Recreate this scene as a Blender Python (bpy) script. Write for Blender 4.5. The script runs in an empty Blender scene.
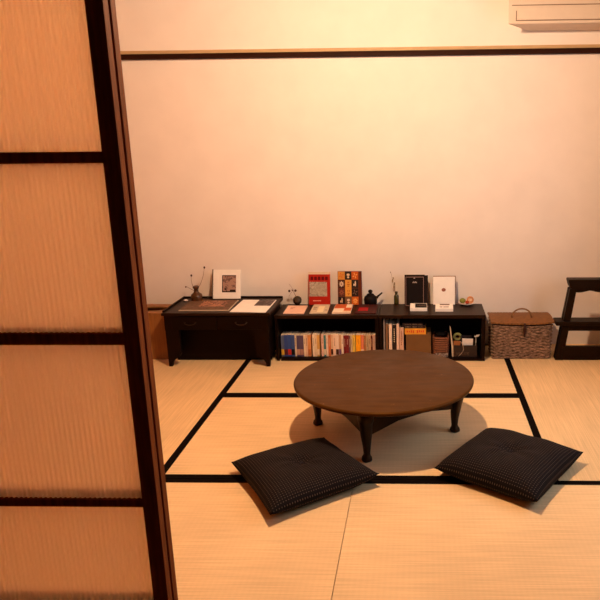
import bpy, bmesh, math, random
from mathutils import Vector, Matrix
random.seed(7)
C = bpy.context.scene.collection
PI = math.pi

# ------------------------------------------------------------------ camera geometry
FPX, PPX, PPY, CAMH = 660.0, 400.0, 300.0, 1.4
def _basis():
    d = Vector(((420-PPX)/FPX, (136-PPY)/FPX, 1)).normalized()
    n = Vector((1, -0.0102, 0)).cross(d).normalized()
    if n.y > 0: n = -n
    x = d.cross(n)
    if x.x < 0: x = -x
    return x.normalized(), d, n
BX, BY, BZ = _basis()          # world axes seen in camera axes (right, down, forward)
def ray(u, v):
    c = Vector(((u-PPX)/FPX, (v-PPY)/FPX, 1))
    return Vector((BX.dot(c), BY.dot(c), BZ.dot(c)))
def at(u, v, Y):
    r = ray(u, v); t = Y/r.y
    return Vector((r.x*t, Y, r.z*t+CAMH))
def atz(u, v, z):
    r = ray(u, v); t = (z-CAMH)/r.z
    return Vector((r.x*t, r.y*t, z))

cam = bpy.data.cameras.new('camera'); camo = bpy.data.objects.new('camera', cam); C.objects.link(camo)
rx = Vector((BX.x, BY.x, BZ.x)); ry = -Vector((BX.y, BY.y, BZ.y)); rz = -Vector((BX.z, BY.z, BZ.z))
M = Matrix((rx, ry, rz)).transposed().to_4x4(); M.translation = Vector((0, 0, CAMH))
camo.matrix_world = M
cam.sensor_width = 36; cam.lens = FPX*36/600; cam.shift_x = (300-PPX)/600; cam.shift_y = (PPY-300)/600
cam.clip_start = 0.02
bpy.context.scene.camera = camo

# ------------------------------------------------------------------ materials
def lin(c):
    return tuple(((v/255)/12.92 if v/255 <= .04045 else ((v/255+.055)/1.055)**2.4) for v in c)+(1,)
def mat(name, rgb, rough=.6, var=.12, scale=20, stretch=(1, 1, 1), bump=0, spec=.4, metal=0, tint=None):
    m = bpy.data.materials.new(name); m.use_nodes = True
    N = m.node_tree.nodes; L = m.node_tree.links; b = N['Principled BSDF']
    b.inputs['Roughness'].default_value = rough; b.inputs['Specular IOR Level'].default_value = spec
    b.inputs['Metallic'].default_value = metal; b.inputs['Specular Tint'].default_value = tint or (1, 1, 1, 1)
    tc = N.new('ShaderNodeTexCoord'); mp = N.new('ShaderNodeMapping'); mp.inputs['Scale'].default_value = stretch
    L.new(tc.outputs['Object'], mp.inputs['Vector'])
    nz = N.new('ShaderNodeTexNoise'); nz.inputs['Scale'].default_value = scale; nz.inputs['Detail'].default_value = 4
    L.new(mp.outputs['Vector'], nz.inputs['Vector'])
    rp = N.new('ShaderNodeValToRGB'); c = lin(rgb)
    rp.color_ramp.elements[0].position = .3; rp.color_ramp.elements[1].position = .7
    rp.color_ramp.elements[0].color = tuple(x*(1-var) for x in c[:3])+(1,)
    rp.color_ramp.elements[1].color = tuple(min(1, x*(1+var)) for x in c[:3])+(1,)
    L.new(nz.outputs['Fac'], rp.inputs['Fac']); L.new(rp.outputs['Color'], b.inputs['Base Color'])
    if bump:
        bp = N.new('ShaderNodeBump'); bp.inputs['Strength'].default_value = bump; bp.inputs['Distance'].default_value = .002
        L.new(nz.outputs['Fac'], bp.inputs['Height']); L.new(bp.outputs['Normal'], b.inputs['Normal'])
    return m
def pattern(name, kind, c1, c2, scale=60, rough=.6, thr=.5, c3=None, swirl=1.5):
    """two colour printed patterns: 'maze', 'dots' (needs UV), 'blot'"""
    m = mat(name, c1, rough); N = m.node_tree.nodes; L = m.node_tree.links; b = N['Principled BSDF']
    tc = N.new('ShaderNodeTexCoord')
    if kind == 'dots':
        sc = N.new('ShaderNodeVectorMath'); sc.operation = 'SCALE'; sc.inputs['Scale'].default_value = scale
        L.new(tc.outputs['UV'], sc.inputs[0])
        fr = N.new('ShaderNodeVectorMath'); fr.operation = 'FRACTION'; L.new(sc.outputs[0], fr.inputs[0])
        ds = N.new('ShaderNodeVectorMath'); ds.operation = 'DISTANCE'; ds.inputs[1].default_value = (.5, .5, 0)
        L.new(fr.outputs[0], ds.inputs[0]); src = ds.outputs['Value']
    elif kind == 'maze':
        mg = N.new('ShaderNodeTexNoise'); mg.inputs['Scale'].default_value = scale; mg.inputs['Distortion'].default_value = swirl
        mg.inputs['Detail'].default_value = 1; L.new(tc.outputs['Object'], mg.inputs['Vector']); src = mg.outputs['Fac']
    else:
        mg = N.new('ShaderNodeTexVoronoi'); mg.inputs['Scale'].default_value = scale
        L.new(tc.outputs['Object'], mg.inputs['Vector']); src = mg.outputs['Distance']
    rp = N.new('ShaderNodeValToRGB'); L.new(src, rp.inputs['Fac'])
    e = rp.color_ramp.elements
    e[0].position = thr-.04; e[0].color = lin(c2); e[1].position = thr+.04; e[1].color = lin(c1)
    if c3:
        x = e.new(min(.95, thr+.25)); x.color = lin(c3)
    L.new(rp.outputs['Color'], b.inputs['Base Color'])
    return m

WOOD = mat('dark_wood', (13, 5, 4), .55, .35, 14, (1, 12, 12), spec=.15, tint=(1, .62, .34, 1))
WOODV = mat('dark_wood_upright', (14, 5, 4), .5, .35, 14, (12, 12, 1), spec=.15, tint=(1, .62, .34, 1))
TOPW = mat('dark_wood_top', (30, 15, 8), .42, .3, 10, (1, 12, 12), spec=.22, tint=(1, .62, .34, 1))
STOOLW = mat('stool_wood', (17, 7, 4), .5, .35, 14, (1, 12, 12), spec=.2, tint=(1, .62, .34, 1))
DOORW = mat('door_wood', (124, 66, 28), .75, .25, 10, (12, 12, 1), spec=.08)
RAILW = mat('rail_wood', (44, 20, 10), .6, .25, 10, (1, 12, 12), spec=.08)
PALEW = mat('pale_moulding', (196, 164, 120), .6, .12, 10, (1, 12, 12))
BINW = mat('bin_wood', (148, 98, 50), .55, .15, 8, (12, 12, 1))
BLACK = mat('black_void', (14, 10, 9), .8, spec=.1)
PLASTER = mat('wall_plaster', (240, 232, 224), .9, .025, 6, bump=.05)
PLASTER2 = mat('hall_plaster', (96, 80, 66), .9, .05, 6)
CEIL = mat('ceiling_board', (104, 76, 52), .85, .05, 5, (1, 10, 1))
HALLF = mat('hall_floor_boards', (110, 74, 48), .5, .2, 8, (12, 1, 1))
ACW = mat('ac_plastic', (216, 200, 182), .45, .02)
ACG = mat('ac_seam', (120, 98, 78), .6, .05)
PAPER = mat('white_paper', (252, 246, 238), .7, .03)
BRASS = mat('tarnished_metal', (60, 46, 36), .5, .15, metal=.8)

def tatami_mat(name, axis, rgb):
    m = mat(name, rgb, .62, .06, 3, spec=.25); N = m.node_tree.nodes; L = m.node_tree.links; b = N['Principled BSDF']
    tc = N.new('ShaderNodeTexCoord'); mp = N.new('ShaderNodeMapping')
    mp.inputs['Scale'].default_value = (1.2, 60, 1) if axis == 'x' else (60, 1.2, 1)
    L.new(tc.outputs['Object'], mp.inputs['Vector'])
    nz = N.new('ShaderNodeTexNoise'); nz.inputs['Scale'].default_value = 3.5; nz.inputs['Detail'].default_value = 6
    L.new(mp.outputs['Vector'], nz.inputs['Vector'])
    wv = N.new('ShaderNodeTexWave'); wv.bands_direction = 'X' if axis == 'x' else 'Y'; wv.inputs['Scale'].default_value = 16
    L.new(tc.outputs['Object'], wv.inputs['Vector'])
    base = [n for n in N if n.type == 'VALTORGB'][0]
    rp = N.new('ShaderNodeValToRGB'); rp.color_ramp.elements[0].position = .32; rp.color_ramp.elements[1].position = .68
    rp.color_ramp.elements[0].color = (.87, .86, .83, 1); rp.color_ramp.elements[1].color = (1.06, 1.06, 1.06, 1)
    L.new(nz.outputs['Fac'], rp.inputs['Fac'])
    rp2 = N.new('ShaderNodeValToRGB'); rp2.color_ramp.elements[0].color = (.98, .98, .975, 1); rp2.color_ramp.elements[1].color = (1, 1, 1, 1)
    L.new(wv.outputs['Fac'], rp2.inputs['Fac'])
    mx = N.new('ShaderNodeMix'); mx.data_type = 'RGBA'; mx.blend_type = 'MULTIPLY'; mx.inputs['Factor'].default_value = 1
    L.new(base.outputs['Color'], mx.inputs['A']); L.new(rp.outputs['Color'], mx.inputs['B'])
    m2 = N.new('ShaderNodeMix'); m2.data_type = 'RGBA'; m2.blend_type = 'MULTIPLY'; m2.inputs['Factor'].default_value = 1
    L.new(mx.outputs['Result'], m2.inputs['A']); L.new(rp2.outputs['Color'], m2.inputs['B'])
    L.new(m2.outputs['Result'], b.inputs['Base Color'])
    bp = N.new('ShaderNodeBump'); bp.inputs['Strength'].default_value = .25; bp.inputs['Distance'].default_value = .001
    L.new(nz.outputs['Fac'], bp.inputs['Height']); L.new(bp.outputs['Normal'], b.inputs['Normal'])
    return m
TATX = tatami_mat('tatami_straw_across', 'x', (238, 206, 158))
TATY = tatami_mat('tatami_straw_lengthwise', 'y', (235, 202, 152))
HERI = mat('tatami_cloth_border', (14, 8, 6), .9, .2, 60, spec=.05)

def pane_glass():
    m = bpy.data.materials.new('ribbed_glass'); m.use_nodes = True
    N = m.node_tree.nodes; L = m.node_tree.links; N.remove(N['Principled BSDF']); out = N['Material Output']
    tr = N.new('ShaderNodeBsdfTranslucent'); tr.inputs['Color'].default_value = (.91, .80, .67, 1)
    df = N.new('ShaderNodeBsdfDiffuse'); df.inputs['Color'].default_value = (.8, .68, .54, 1)
    rf = N.new('ShaderNodeBsdfRefraction'); rf.inputs['Color'].default_value = (.92, .82, .71, 1); rf.inputs['Roughness'].default_value = .36; rf.inputs['IOR'].default_value = 1.12
    tc = N.new('ShaderNodeTexCoord'); nz = N.new('ShaderNodeTexNoise'); nz.inputs['Scale'].default_value = 12
    mp = N.new('ShaderNodeMapping'); mp.inputs['Scale'].default_value = (6, 1, .6); L.new(tc.outputs['Object'], mp.inputs['Vector']); L.new(mp.outputs['Vector'], nz.inputs['Vector'])
    bp = N.new('ShaderNodeBump'); bp.inputs['Strength'].default_value = .2; bp.inputs['Distance'].default_value = .004; L.new(nz.outputs['Fac'], bp.inputs['Height'])
    for s in (tr, rf, df): L.new(bp.outputs['Normal'], s.inputs['Normal'])
    a = N.new('ShaderNodeMixShader'); a.inputs[0].default_value = .12; L.new(tr.outputs[0], a.inputs[1]); L.new(df.outputs[0], a.inputs[2])
    b = N.new('ShaderNodeMixShader'); b.inputs[0].default_value = .65; L.new(a.outputs[0], b.inputs[1]); L.new(rf.outputs[0], b.inputs[2])
    L.new(b.outputs[0], out.inputs['Surface'])
    return m
PANE = pane_glass()
def glass(name, rgb, rough=.08):
    m = mat(name, rgb, rough); b = m.node_tree.nodes['Principled BSDF']
    b.inputs['Transmission Weight'].default_value = .75; b.inputs['IOR'].default_value = 1.45
    return m

# ------------------------------------------------------------------ mesh helpers
def box(bm, x0, x1, y0, y1, z0, z1, mi=0):
    v = [bm.verts.new(p) for p in ((x0,y0,z0),(x1,y0,z0),(x1,y1,z0),(x0,y1,z0),(x0,y0,z1),(x1,y0,z1),(x1,y1,z1),(x0,y1,z1))]
    for f in ((3,2,1,0),(4,5,6,7),(0,1,5,4),(1,2,6,5),(2,3,7,6),(3,0,4,7)):
        bm.faces.new([v[i] for i in f]).material_index = mi
    return bm
def B(*a): return box(bmesh.new(), *a)
def slab(bm, pts, off, mi=0):
    """prism: polygon pts swept by the vector off"""
    off = Vector(off); a = [bm.verts.new(Vector(p)) for p in pts]; b = [bm.verts.new(Vector(p)+off) for p in pts]
    n = len(pts); fs = [bm.faces.new(a), bm.faces.new(b[::-1])]
    for i in range(n): fs.append(bm.faces.new((a[(i+1) % n], a[i], b[i], b[(i+1) % n])))
    for f in fs: f.material_index = mi
    bmesh.ops.recalc_face_normals(bm, faces=bm.faces)
    return bm
def lathe(bm, prof, c, seg=32, mi=0):
    c = Vector(c); rings = []
    for r, z in prof:
        if r < 1e-6: rings.append([bm.verts.new(c+Vector((0, 0, z)))])
        else: rings.append([bm.verts.new(c+Vector((r*math.cos(2*PI*k/seg), r*math.sin(2*PI*k/seg), z))) for k in range(seg)])
    for a, b in zip(rings, rings[1:]):
        for k in range(seg):
            j = (k+1) % seg
            if len(a) == 1 and len(b) == 1: continue
            if len(a) == 1: f = bm.faces.new((a[0], b[j], b[k]))
            elif len(b) == 1: f = bm.faces.new((a[k], a[j], b[0]))
            else: f = bm.faces.new((a[k], a[j], b[j], b[k]))
            f.smooth = True; f.material_index = mi
    bmesh.ops.recalc_face_normals(bm, faces=bm.faces)
    return bm
def tube(bm, pts, rad, seg=8, closed=False, smooth=True):
    pts = [Vector(p) for p in pts]; n = len(pts); rings = []
    for i, p in enumerate(pts):
        t = (pts[(i+1) % n]-pts[i-1]) if closed else (pts[min(i+1, n-1)]-pts[max(i-1, 0)])
        t.normalize(); up = Vector((0, 0, 1)) if abs(t.z) < .9 else Vector((0, 1, 0))
        s = t.cross(up).normalized(); u = s.cross(t)
        r = rad[i] if isinstance(rad, (list, tuple)) else rad
        rings.append([bm.verts.new(p+s*r*math.cos(2*PI*k/seg)+u*r*math.sin(2*PI*k/seg)) for k in range(seg)])
    for i in range(n if closed else n-1):
        a, b = rings[i], rings[(i+1) % n]
        for k in range(seg):
            f = bm.faces.new((a[k], a[(k+1) % seg], b[(k+1) % seg], b[k])); f.smooth = smooth
    if not closed:
        bm.faces.new(rings[0][::-1]); bm.faces.new(rings[-1])
    bmesh.ops.recalc_face_normals(bm, faces=bm.faces)
    return bm
def blob(bm, c, r, sub=2):
    c = Vector(c); r = Vector(r) if not isinstance(r, (int, float)) else Vector((r, r, r))
    res = bmesh.ops.create_icosphere(bm, subdivisions=sub, radius=1)
    for v in res['verts']:
        v.co = Vector((v.co.x*r.x, v.co.y*r.y, v.co.z*r.z))+c
        for f in v.link_faces: f.smooth = True
    return bm
def worldloc(o):
    return o.location.copy() if o.parent is None else worldloc(o.parent)+o.location
def obj(name, bm, m, parent=None, loc=None, bevel=0, bseg=2, label=None):
    """bm is in world coordinates; links it as ONE mesh object, origin at loc (or the parent's origin)"""
    base = worldloc(parent) if parent else (Vector(loc) if loc else Vector((0, 0, 0)))
    if parent is None and loc is None:
        xs = [v.co for v in bm.verts]
        base = Vector(((min(p.x for p in xs)+max(p.x for p in xs))/2, (min(p.y for p in xs)+max(p.y for p in xs))/2, min(p.z for p in xs)))
    for v in bm.verts: v.co -= base
    me = bpy.data.meshes.new(name); bm.to_mesh(me); bm.free()
    for k in (m if isinstance(m, (list, tuple)) else [m]): me.materials.append(k)
    o = bpy.data.objects.new(name, me); C.objects.link(o)
    if parent: o.parent = parent
    else: o.location = base
    if bevel:
        md = o.modifiers.new('bevel', 'BEVEL'); md.width = bevel; md.segments = bseg; md.limit_method = 'ANGLE'
    if label: o['label'] = label
    return o
def tag(o, label, cat, group=None):
    o['label'] = label; o['category'] = cat
    if group: o['group'] = group
    return o
def thing(name, label, cat, loc=(0, 0, 0), group=None):
    o = bpy.data.objects.new(name, None); C.objects.link(o); o.location = loc; o.empty_display_size = .05
    return tag(o, label, cat, group)
def struct(name, bm, m, parent=None, **k):
    o = obj(name, bm, m, parent, **k)
    if parent is None: o['kind'] = 'structure'
    return o

# ------------------------------------------------------------------ the room
XL, XR, YB, YF, ZC = -1.95, 1.46, 4.37, -1.6, 2.42
DY = 1.45                                    # front face of the nearer sliding door
struct('floor', B(XL, XR, YF, YB, -.12, -.055), HALLF)
struct('wall_back', B(XL-.1, XR+.1, YB, YB+.1, -.12, ZC), PLASTER)
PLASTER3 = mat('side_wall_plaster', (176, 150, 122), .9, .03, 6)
struct('wall_left', B(XL-.1, XL, YF, YB, -.12, ZC), mat('left_wall_boards', (176, 116, 70), .8, .08, 6, (1, 10, 1)))
WY0, WY1, WZ0, WZ1 = 1.9, 3.3, .55, 1.75     # window in the right wall, beyond the frame
bm = bmesh.new()
box(bm, XR, XR+.1, YF, WY0, -.12, ZC); box(bm, XR, XR+.1, WY1, YB, -.12, ZC)
box(bm, XR, XR+.1, WY0, WY1, -.12, WZ0); box(bm, XR, XR+.1, WY0, WY1, WZ1, ZC)
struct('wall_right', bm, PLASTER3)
bm = bmesh.new()
for a in ((WY0, WY0+.04, WZ0, WZ1), (WY1-.04, WY1, WZ0, WZ1), (WY0, WY1, WZ0, WZ0+.04), (WY0, WY1, WZ1-.04, WZ1), ((WY0+WY1)/2-.02, (WY0+WY1)/2+.02, WZ0, WZ1)):
    box(bm, XR+.02, XR+.06, *a)
struct('window_1', bm, DOORW)
struct('wall_front', B(XL-.1, XR+.1, YF-.1, YF, -.12, ZC), PLASTER2)
struct('ceiling', B(XL-.1, XR+.1, YF-.1, YB+.1, ZC, ZC+.08), CEIL)
struct('wall_partition', B(XL, XR, DY-.01, DY+.09, 1.80, ZC), PLASTER2)
struct('wall_wing', B(XL, -1.56, DY-.01, DY+.09, -.055, 1.80), PLASTER2)
RZ1, RZ0 = at(300, 51.8, YB-.028).z, at(300, 57.2, YB-.028).z
struct('trim_1', B(XL, XR, YB-.028, YB, RZ0, RZ1), RAILW, bevel=.002)
struct('trim_2', B(XL, XR, YB-.016, YB, RZ1, RZ1+.021), PALEW, bevel=.003)
struct('trim_3', B(-1.56, XR, DY-.02, DY+.11, -.055, -.002), DOORW, bevel=.003)   # threshold
struct('trim_4', B(-1.56, XR, DY-.02, DY+.11, 1.765, 1.80), DOORW, bevel=.003)    # head track

# sliding doors: two leaves pushed one behind the other
def sliding_door(name, x1, yf, th):
    x0 = x1-.92; y1 = yf+th; z0, z1 = 0.0, 1.762
    st = .0385
    root = struct(name, B(x1-st, x1, yf, y1, z0, z1), DOORW, bevel=.0015, loc=((x0+x1)/2, yf, 0))
    obj('stile', B(x0, x0+st, yf, y1, z0, z1), DOORW, root, bevel=.0015)
    zs = [(z1-.05, z1), (1.3495, 1.3740), (.932, .961), (.508, .529), (.15, .222), (z0, .06)]
    for a, b in zs: obj('rail', B(x0+st, x1-st, yf+.003, y1-.003, a, b), DOORW, root, bevel=.001)
    ym = (yf+y1)/2
    for (a, _), (_, b) in zip(zs, zs[1:]):
        if b < .1: continue
        bm = bmesh.new(); X0, X1 = x0+st-.004, x1-st+.004; n = int((X1-X0)/.0018); va = []; vb = []
        for i in range(n+1):
            x = X0+(X1-X0)*i/n; y = ym-.002-.0022*math.sin(2*PI*x/.0125)
            va.append([bm.verts.new((x, y, b-.003)), bm.verts.new((x, y, a+.003))])
            vb.append([bm.verts.new((x, ym+.001, b-.003)), bm.verts.new((x, ym+.001, a+.003))])
        for i in range(n):
            bm.faces.new((va[i][0], va[i+1][0], va[i+1][1], va[i][1])).smooth = True
            bm.faces.new((vb[i+1][0], vb[i][0], vb[i][1], vb[i+1][1]))
        obj('pane', bm, PANE, root, label='ribbed frosted glass pane')
    obj('kick_panel', B(x0+st, x1-st, ym-.004, ym+.004, .055, .175), DOORW, root)
    return root
XD = at(103.8, 0, DY).x
sliding_door('door_1', XD-.003, DY, .026)
sliding_door('door_2', XD-.003, DY+.036, .026)

# tatami: the six mats of the room
MX0, MX1, MY0, MY1 = -1.10, .54, 2.507, 3.435
def tatami(x0, x1, y0, y1, axis, label):
    r = thing('tatami_mat', label, 'tatami mat', ((x0+x1)/2, (y0+y1)/2, -.055), 'tatami mats of the floor')
    g = .0012; w = .035
    obj('straw_cover', B(x0+g, x1-g, y0+w, y1-w, -.055, 0) if axis == 'x' else B(x0+w, x1-w, y0+g, y1-g, -.055, 0), TATX if axis == 'x' else TATY, r)
    if axis == 'x':
        for a, b in ((y0+g, y0+w), (y1-w, y1-g)): obj('cloth_border', B(x0+g, x1-g, a, b, -.055, 0), HERI, r, label='black cloth border')
    else:
        for a, b in ((x0+g, x0+w), (x1-w, x1-g)): obj('cloth_border', B(a, b, y0+g, y1-g, -.055, 0), HERI, r, label='black cloth border')
tatami(XL, MX0, MY0, YB, 'y', 'lengthwise tatami mat on the left reaching under the low writing desk')
tatami(MX1, XR, MY0, YB, 'y', 'lengthwise tatami mat on the right in front of the stepped stool')
tatami(MX0, MX1, MY1, YB, 'x', 'crosswise tatami mat in front of the bookcases, touching their feet')
tatami(MX0, MX1, MY0, MY1, 'x', 'crosswise tatami mat carrying the low round table')
tatami(XL, -.28, 1.60, MY0, 'x', 'nearest left tatami mat, under the left cushion and beside the sliding door')
tatami(-.28, XR, 1.60, MY0, 'x', 'nearest right tatami mat, in front of the right cushion')

# ------------------------------------------------------------------ pendant lamp (above the frame) and daylight
LX, LY, LZ = -.30, 2.66, 2.20
pl = thing('pendant_lamp', 'round glass pendant lamp hanging over the low round table', 'lamp', (LX, LY, ZC))
obj('ceiling_cup', lathe(bmesh.new(), [(0, 0), (.045, 0), (.04, -.03), (0, -.03)], (LX, LY, ZC)), BLACK, pl)
obj('cord', tube(bmesh.new(), [(LX, LY, ZC-.02), (LX, LY, LZ+.09)], .003), BLACK, pl)
obj('socket', lathe(bmesh.new(), [(0, .10), (.012, .10), (.018, .08), (.018, .055), (0, .055)], (LX, LY, LZ)), BLACK, pl)
gm = bpy.data.materials.new('lit_globe'); gm.use_nodes = True
gb = gm.node_tree.nodes['Principled BSDF']; gb.inputs['Base Color'].default_value = (.9, .8, .6, 1)
gb.inputs['Emission Color'].default_value = (1, .648, .392, 1); gb.inputs['Emission Strength'].default_value = 560
obj('globe', blob(bmesh.new(), (LX, LY, LZ), .042, 3), gm, pl)

al = bpy.data.lights.new('window_daylight', 'AREA'); al.shape = 'RECTANGLE'; al.size = 1.4; al.size_y = 1.2
al.energy = 4; al.color = (.78, .88, 1)
ao = bpy.data.objects.new('window_daylight', al); C.objects.link(ao); ao.location = (XR+.14, (WY0+WY1)/2, (WZ0+WZ1)/2); ao.rotation_euler = (0, PI/2, 0)
w = bpy.data.worlds.new('world'); bpy.context.scene.world = w; w.use_nodes = True
w.node_tree.nodes['Background'].inputs[0].default_value = (.6, .75, 1, 1); w.node_tree.nodes['Background'].inputs[1].default_value = .15

# ------------------------------------------------------------------ air conditioner
ac = thing('air_conditioner', 'white wall-mounted air conditioner above the picture rail in the top right corner', 'air conditioner', (.9, YB, 2.05))
AF = YB-.20
x0 = at(508, 24, AF).x; x1 = 1.33; zf = at(520, 24, AF).z; zb = at(540, 31, YB).z
prof = [(YB, zb), (YB, zb+.29), (AF+.03, zb+.29), (AF, zf+.20), (AF, zf+.006), (AF+.005, zf), (AF+.16, zb)]
bm = slab(bmesh.new(), [(x0, y, z) for y, z in prof], (x1-x0, 0, 0))
for v in bm.verts:                                   # the casing narrows towards the wall
    if v.co.x < x0+.01: v.co.x += .165*max(0, (v.co.y-AF)/(YB-AF))
obj('casing', bm, ACW, ac, bevel=.006)
zl = at(560, 4.5, AF).z; zv0 = at(560, 19.5, AF).z
obj('panel_seam', B(x0+.02, x1-.02, (AF-.0015), AF+.002, zl-.003, zl+.002), ACG, ac)
obj('louver', B(x0+.05, x1-.05, AF-.004, AF+.004, zv0, zl-.012), ACW, ac, bevel=.003)
obj('louver_seam', slab(bmesh.new(), [(x0+.045, (AF-.0015), zv0-.005), (x1-.045, (AF-.0015), zv0-.005), (x1-.045, (AF-.0015), zv0), (x0+.05, (AF-.0015), zv0), (x0+.05, (AF-.0015), zl-.03), (x0+.045, (AF-.0015), zl-.03)], (0, .004, 0)), ACG, ac)

# ------------------------------------------------------------------ low writing desk
DZ = .350; DF = 3.905
dk = thing('writing_desk', 'low dark wooden writing desk with two drawers and bracket feet against the wall', 'desk', (-1.26, 4.1, 0))
dx0, dx1 = -1.608, -.919
bm = B(dx0, dx1-.01, DF-.003, 4.312, DZ-.018, DZ); obj('desktop', bm, TOPW, dk, bevel=.002)
bm = bmesh.new(); box(bm, dx0, dx0+.012, DF+.02, 4.312, DZ, DZ+.010); box(bm, dx0, dx1-.01, 4.302, 4.312, DZ, DZ+.010)
obj('edge_lip', bm, WOOD, dk, bevel=.003)
bm = bmesh.new(); box(bm, dx0+.01, dx1-.022, DF+.012, 4.27, DZ-.115, DZ-.018); obj('drawer_case', bm, WOOD, dk)
for sx, (a, b) in enumerate(((dx0+.06, -1.268), (-1.256, dx1-.065))):
    d = obj('drawer', B(a, b, DF+.002, DF+.014, DZ-.108, DZ-.026), WOOD, dk, bevel=.002)
    cx = (at(190, 322, DF).x, at(241, 321, DF).x)[sx]; z = DZ-.062
    bm = tube(bmesh.new(), [(cx+.034*math.cos(t), DF-.002-.010*math.sin(t), z-.012*math.sin(t)) for t in [PI*i/12 for i in range(13)]], .0028, 6)
    for s in (-1, 1): blob(bm, (cx+s*.034, DF, z), (.006, .004, .006), 1)
    obj('handle', bm, BRASS, d, label='curved metal drawer pull')
def bracket_leg(xo, s, y0, y1):
    # plank leg with a curved bracket, s = direction towards the middle of the desk
    pts = [(0, DZ-.018), (.088, DZ-.018), (.088, .085), (.080, .068), (.060, .056), (.042, .044), (.030, .024), (.022, .0), (.0, .0)]
    return slab(bmesh.new(), [(xo+s*a+(s*.004 if z < .01 else 0), y0, z) for a, z in pts], (0, y1-y0, 0))
for xo, s in ((dx0+.014, 1), (dx1-.024, -1)):
    for y0, y1 in ((DF+.004, DF+.03), (4.25, 4.275)): obj('leg', bracket_leg(xo, s, y0, y1), WOODV, dk)
for x in (dx0+.02, dx1-.045): obj('side_panel', B(x, x+.016, DF+.03, 4.25, .05, DZ-.018), WOODV, dk)
obj('back_panel', B(dx0+.03, dx1-.045, 4.03, 4.045, .004, DZ-.11), WOOD, dk)

# ------------------------------------------------------------------ bookcases
BZ_ = .305; BF = 4.012
def bookcase(x0, x1, label):
    r = thing('bookcase', label, 'bookcase', ((x0+x1)/2, (BF+YB)/2, 0), 'low open bookcases along the wall')
    t = .018
    obj('top_board', B(x0, x1, BF, 4.300, BZ_-.022, BZ_), TOPW, r, bevel=.0015)
    obj('side_panel', B(x0+.001, x0+t, BF+.002, 4.285, 0, BZ_-.022), WOODV, r)
    obj('side_panel', B(x1-t-.006, x1-.001, BF+.002, 4.285, 0, BZ_-.022), WOODV, r)
    obj('bottom_board', B(x0+t+.01, x1-t, BF+.003, 4.285, 0, .016), WOOD, r)
    obj('back_panel', B(x0+t, x1-t, 4.275, 4.284, .01, BZ_-.02), WOOD, r)
    return r
BXa, BXm, BXb = -.928, -.262, .411
bookcase(BXa, BXm-.002, 'low dark bookcase holding a row of paperbacks, beside the writing desk')
bookcase(BXm, BXb, 'low dark bookcase with mixed clutter on its shelf, beside the wicker basket')

_mc = {}
def colr(rgb, rough=.55, var=.05):
    k = (rgb, rough)
    if k not in _mc: _mc[k] = mat('paint_%d' % len(_mc), rgb, rough, var, 40, spec=.15)
    return _mc[k]
PAGE = mat('page_edges', (226, 206, 178), .8, .08, 80, (1, 1, 30))

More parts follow.
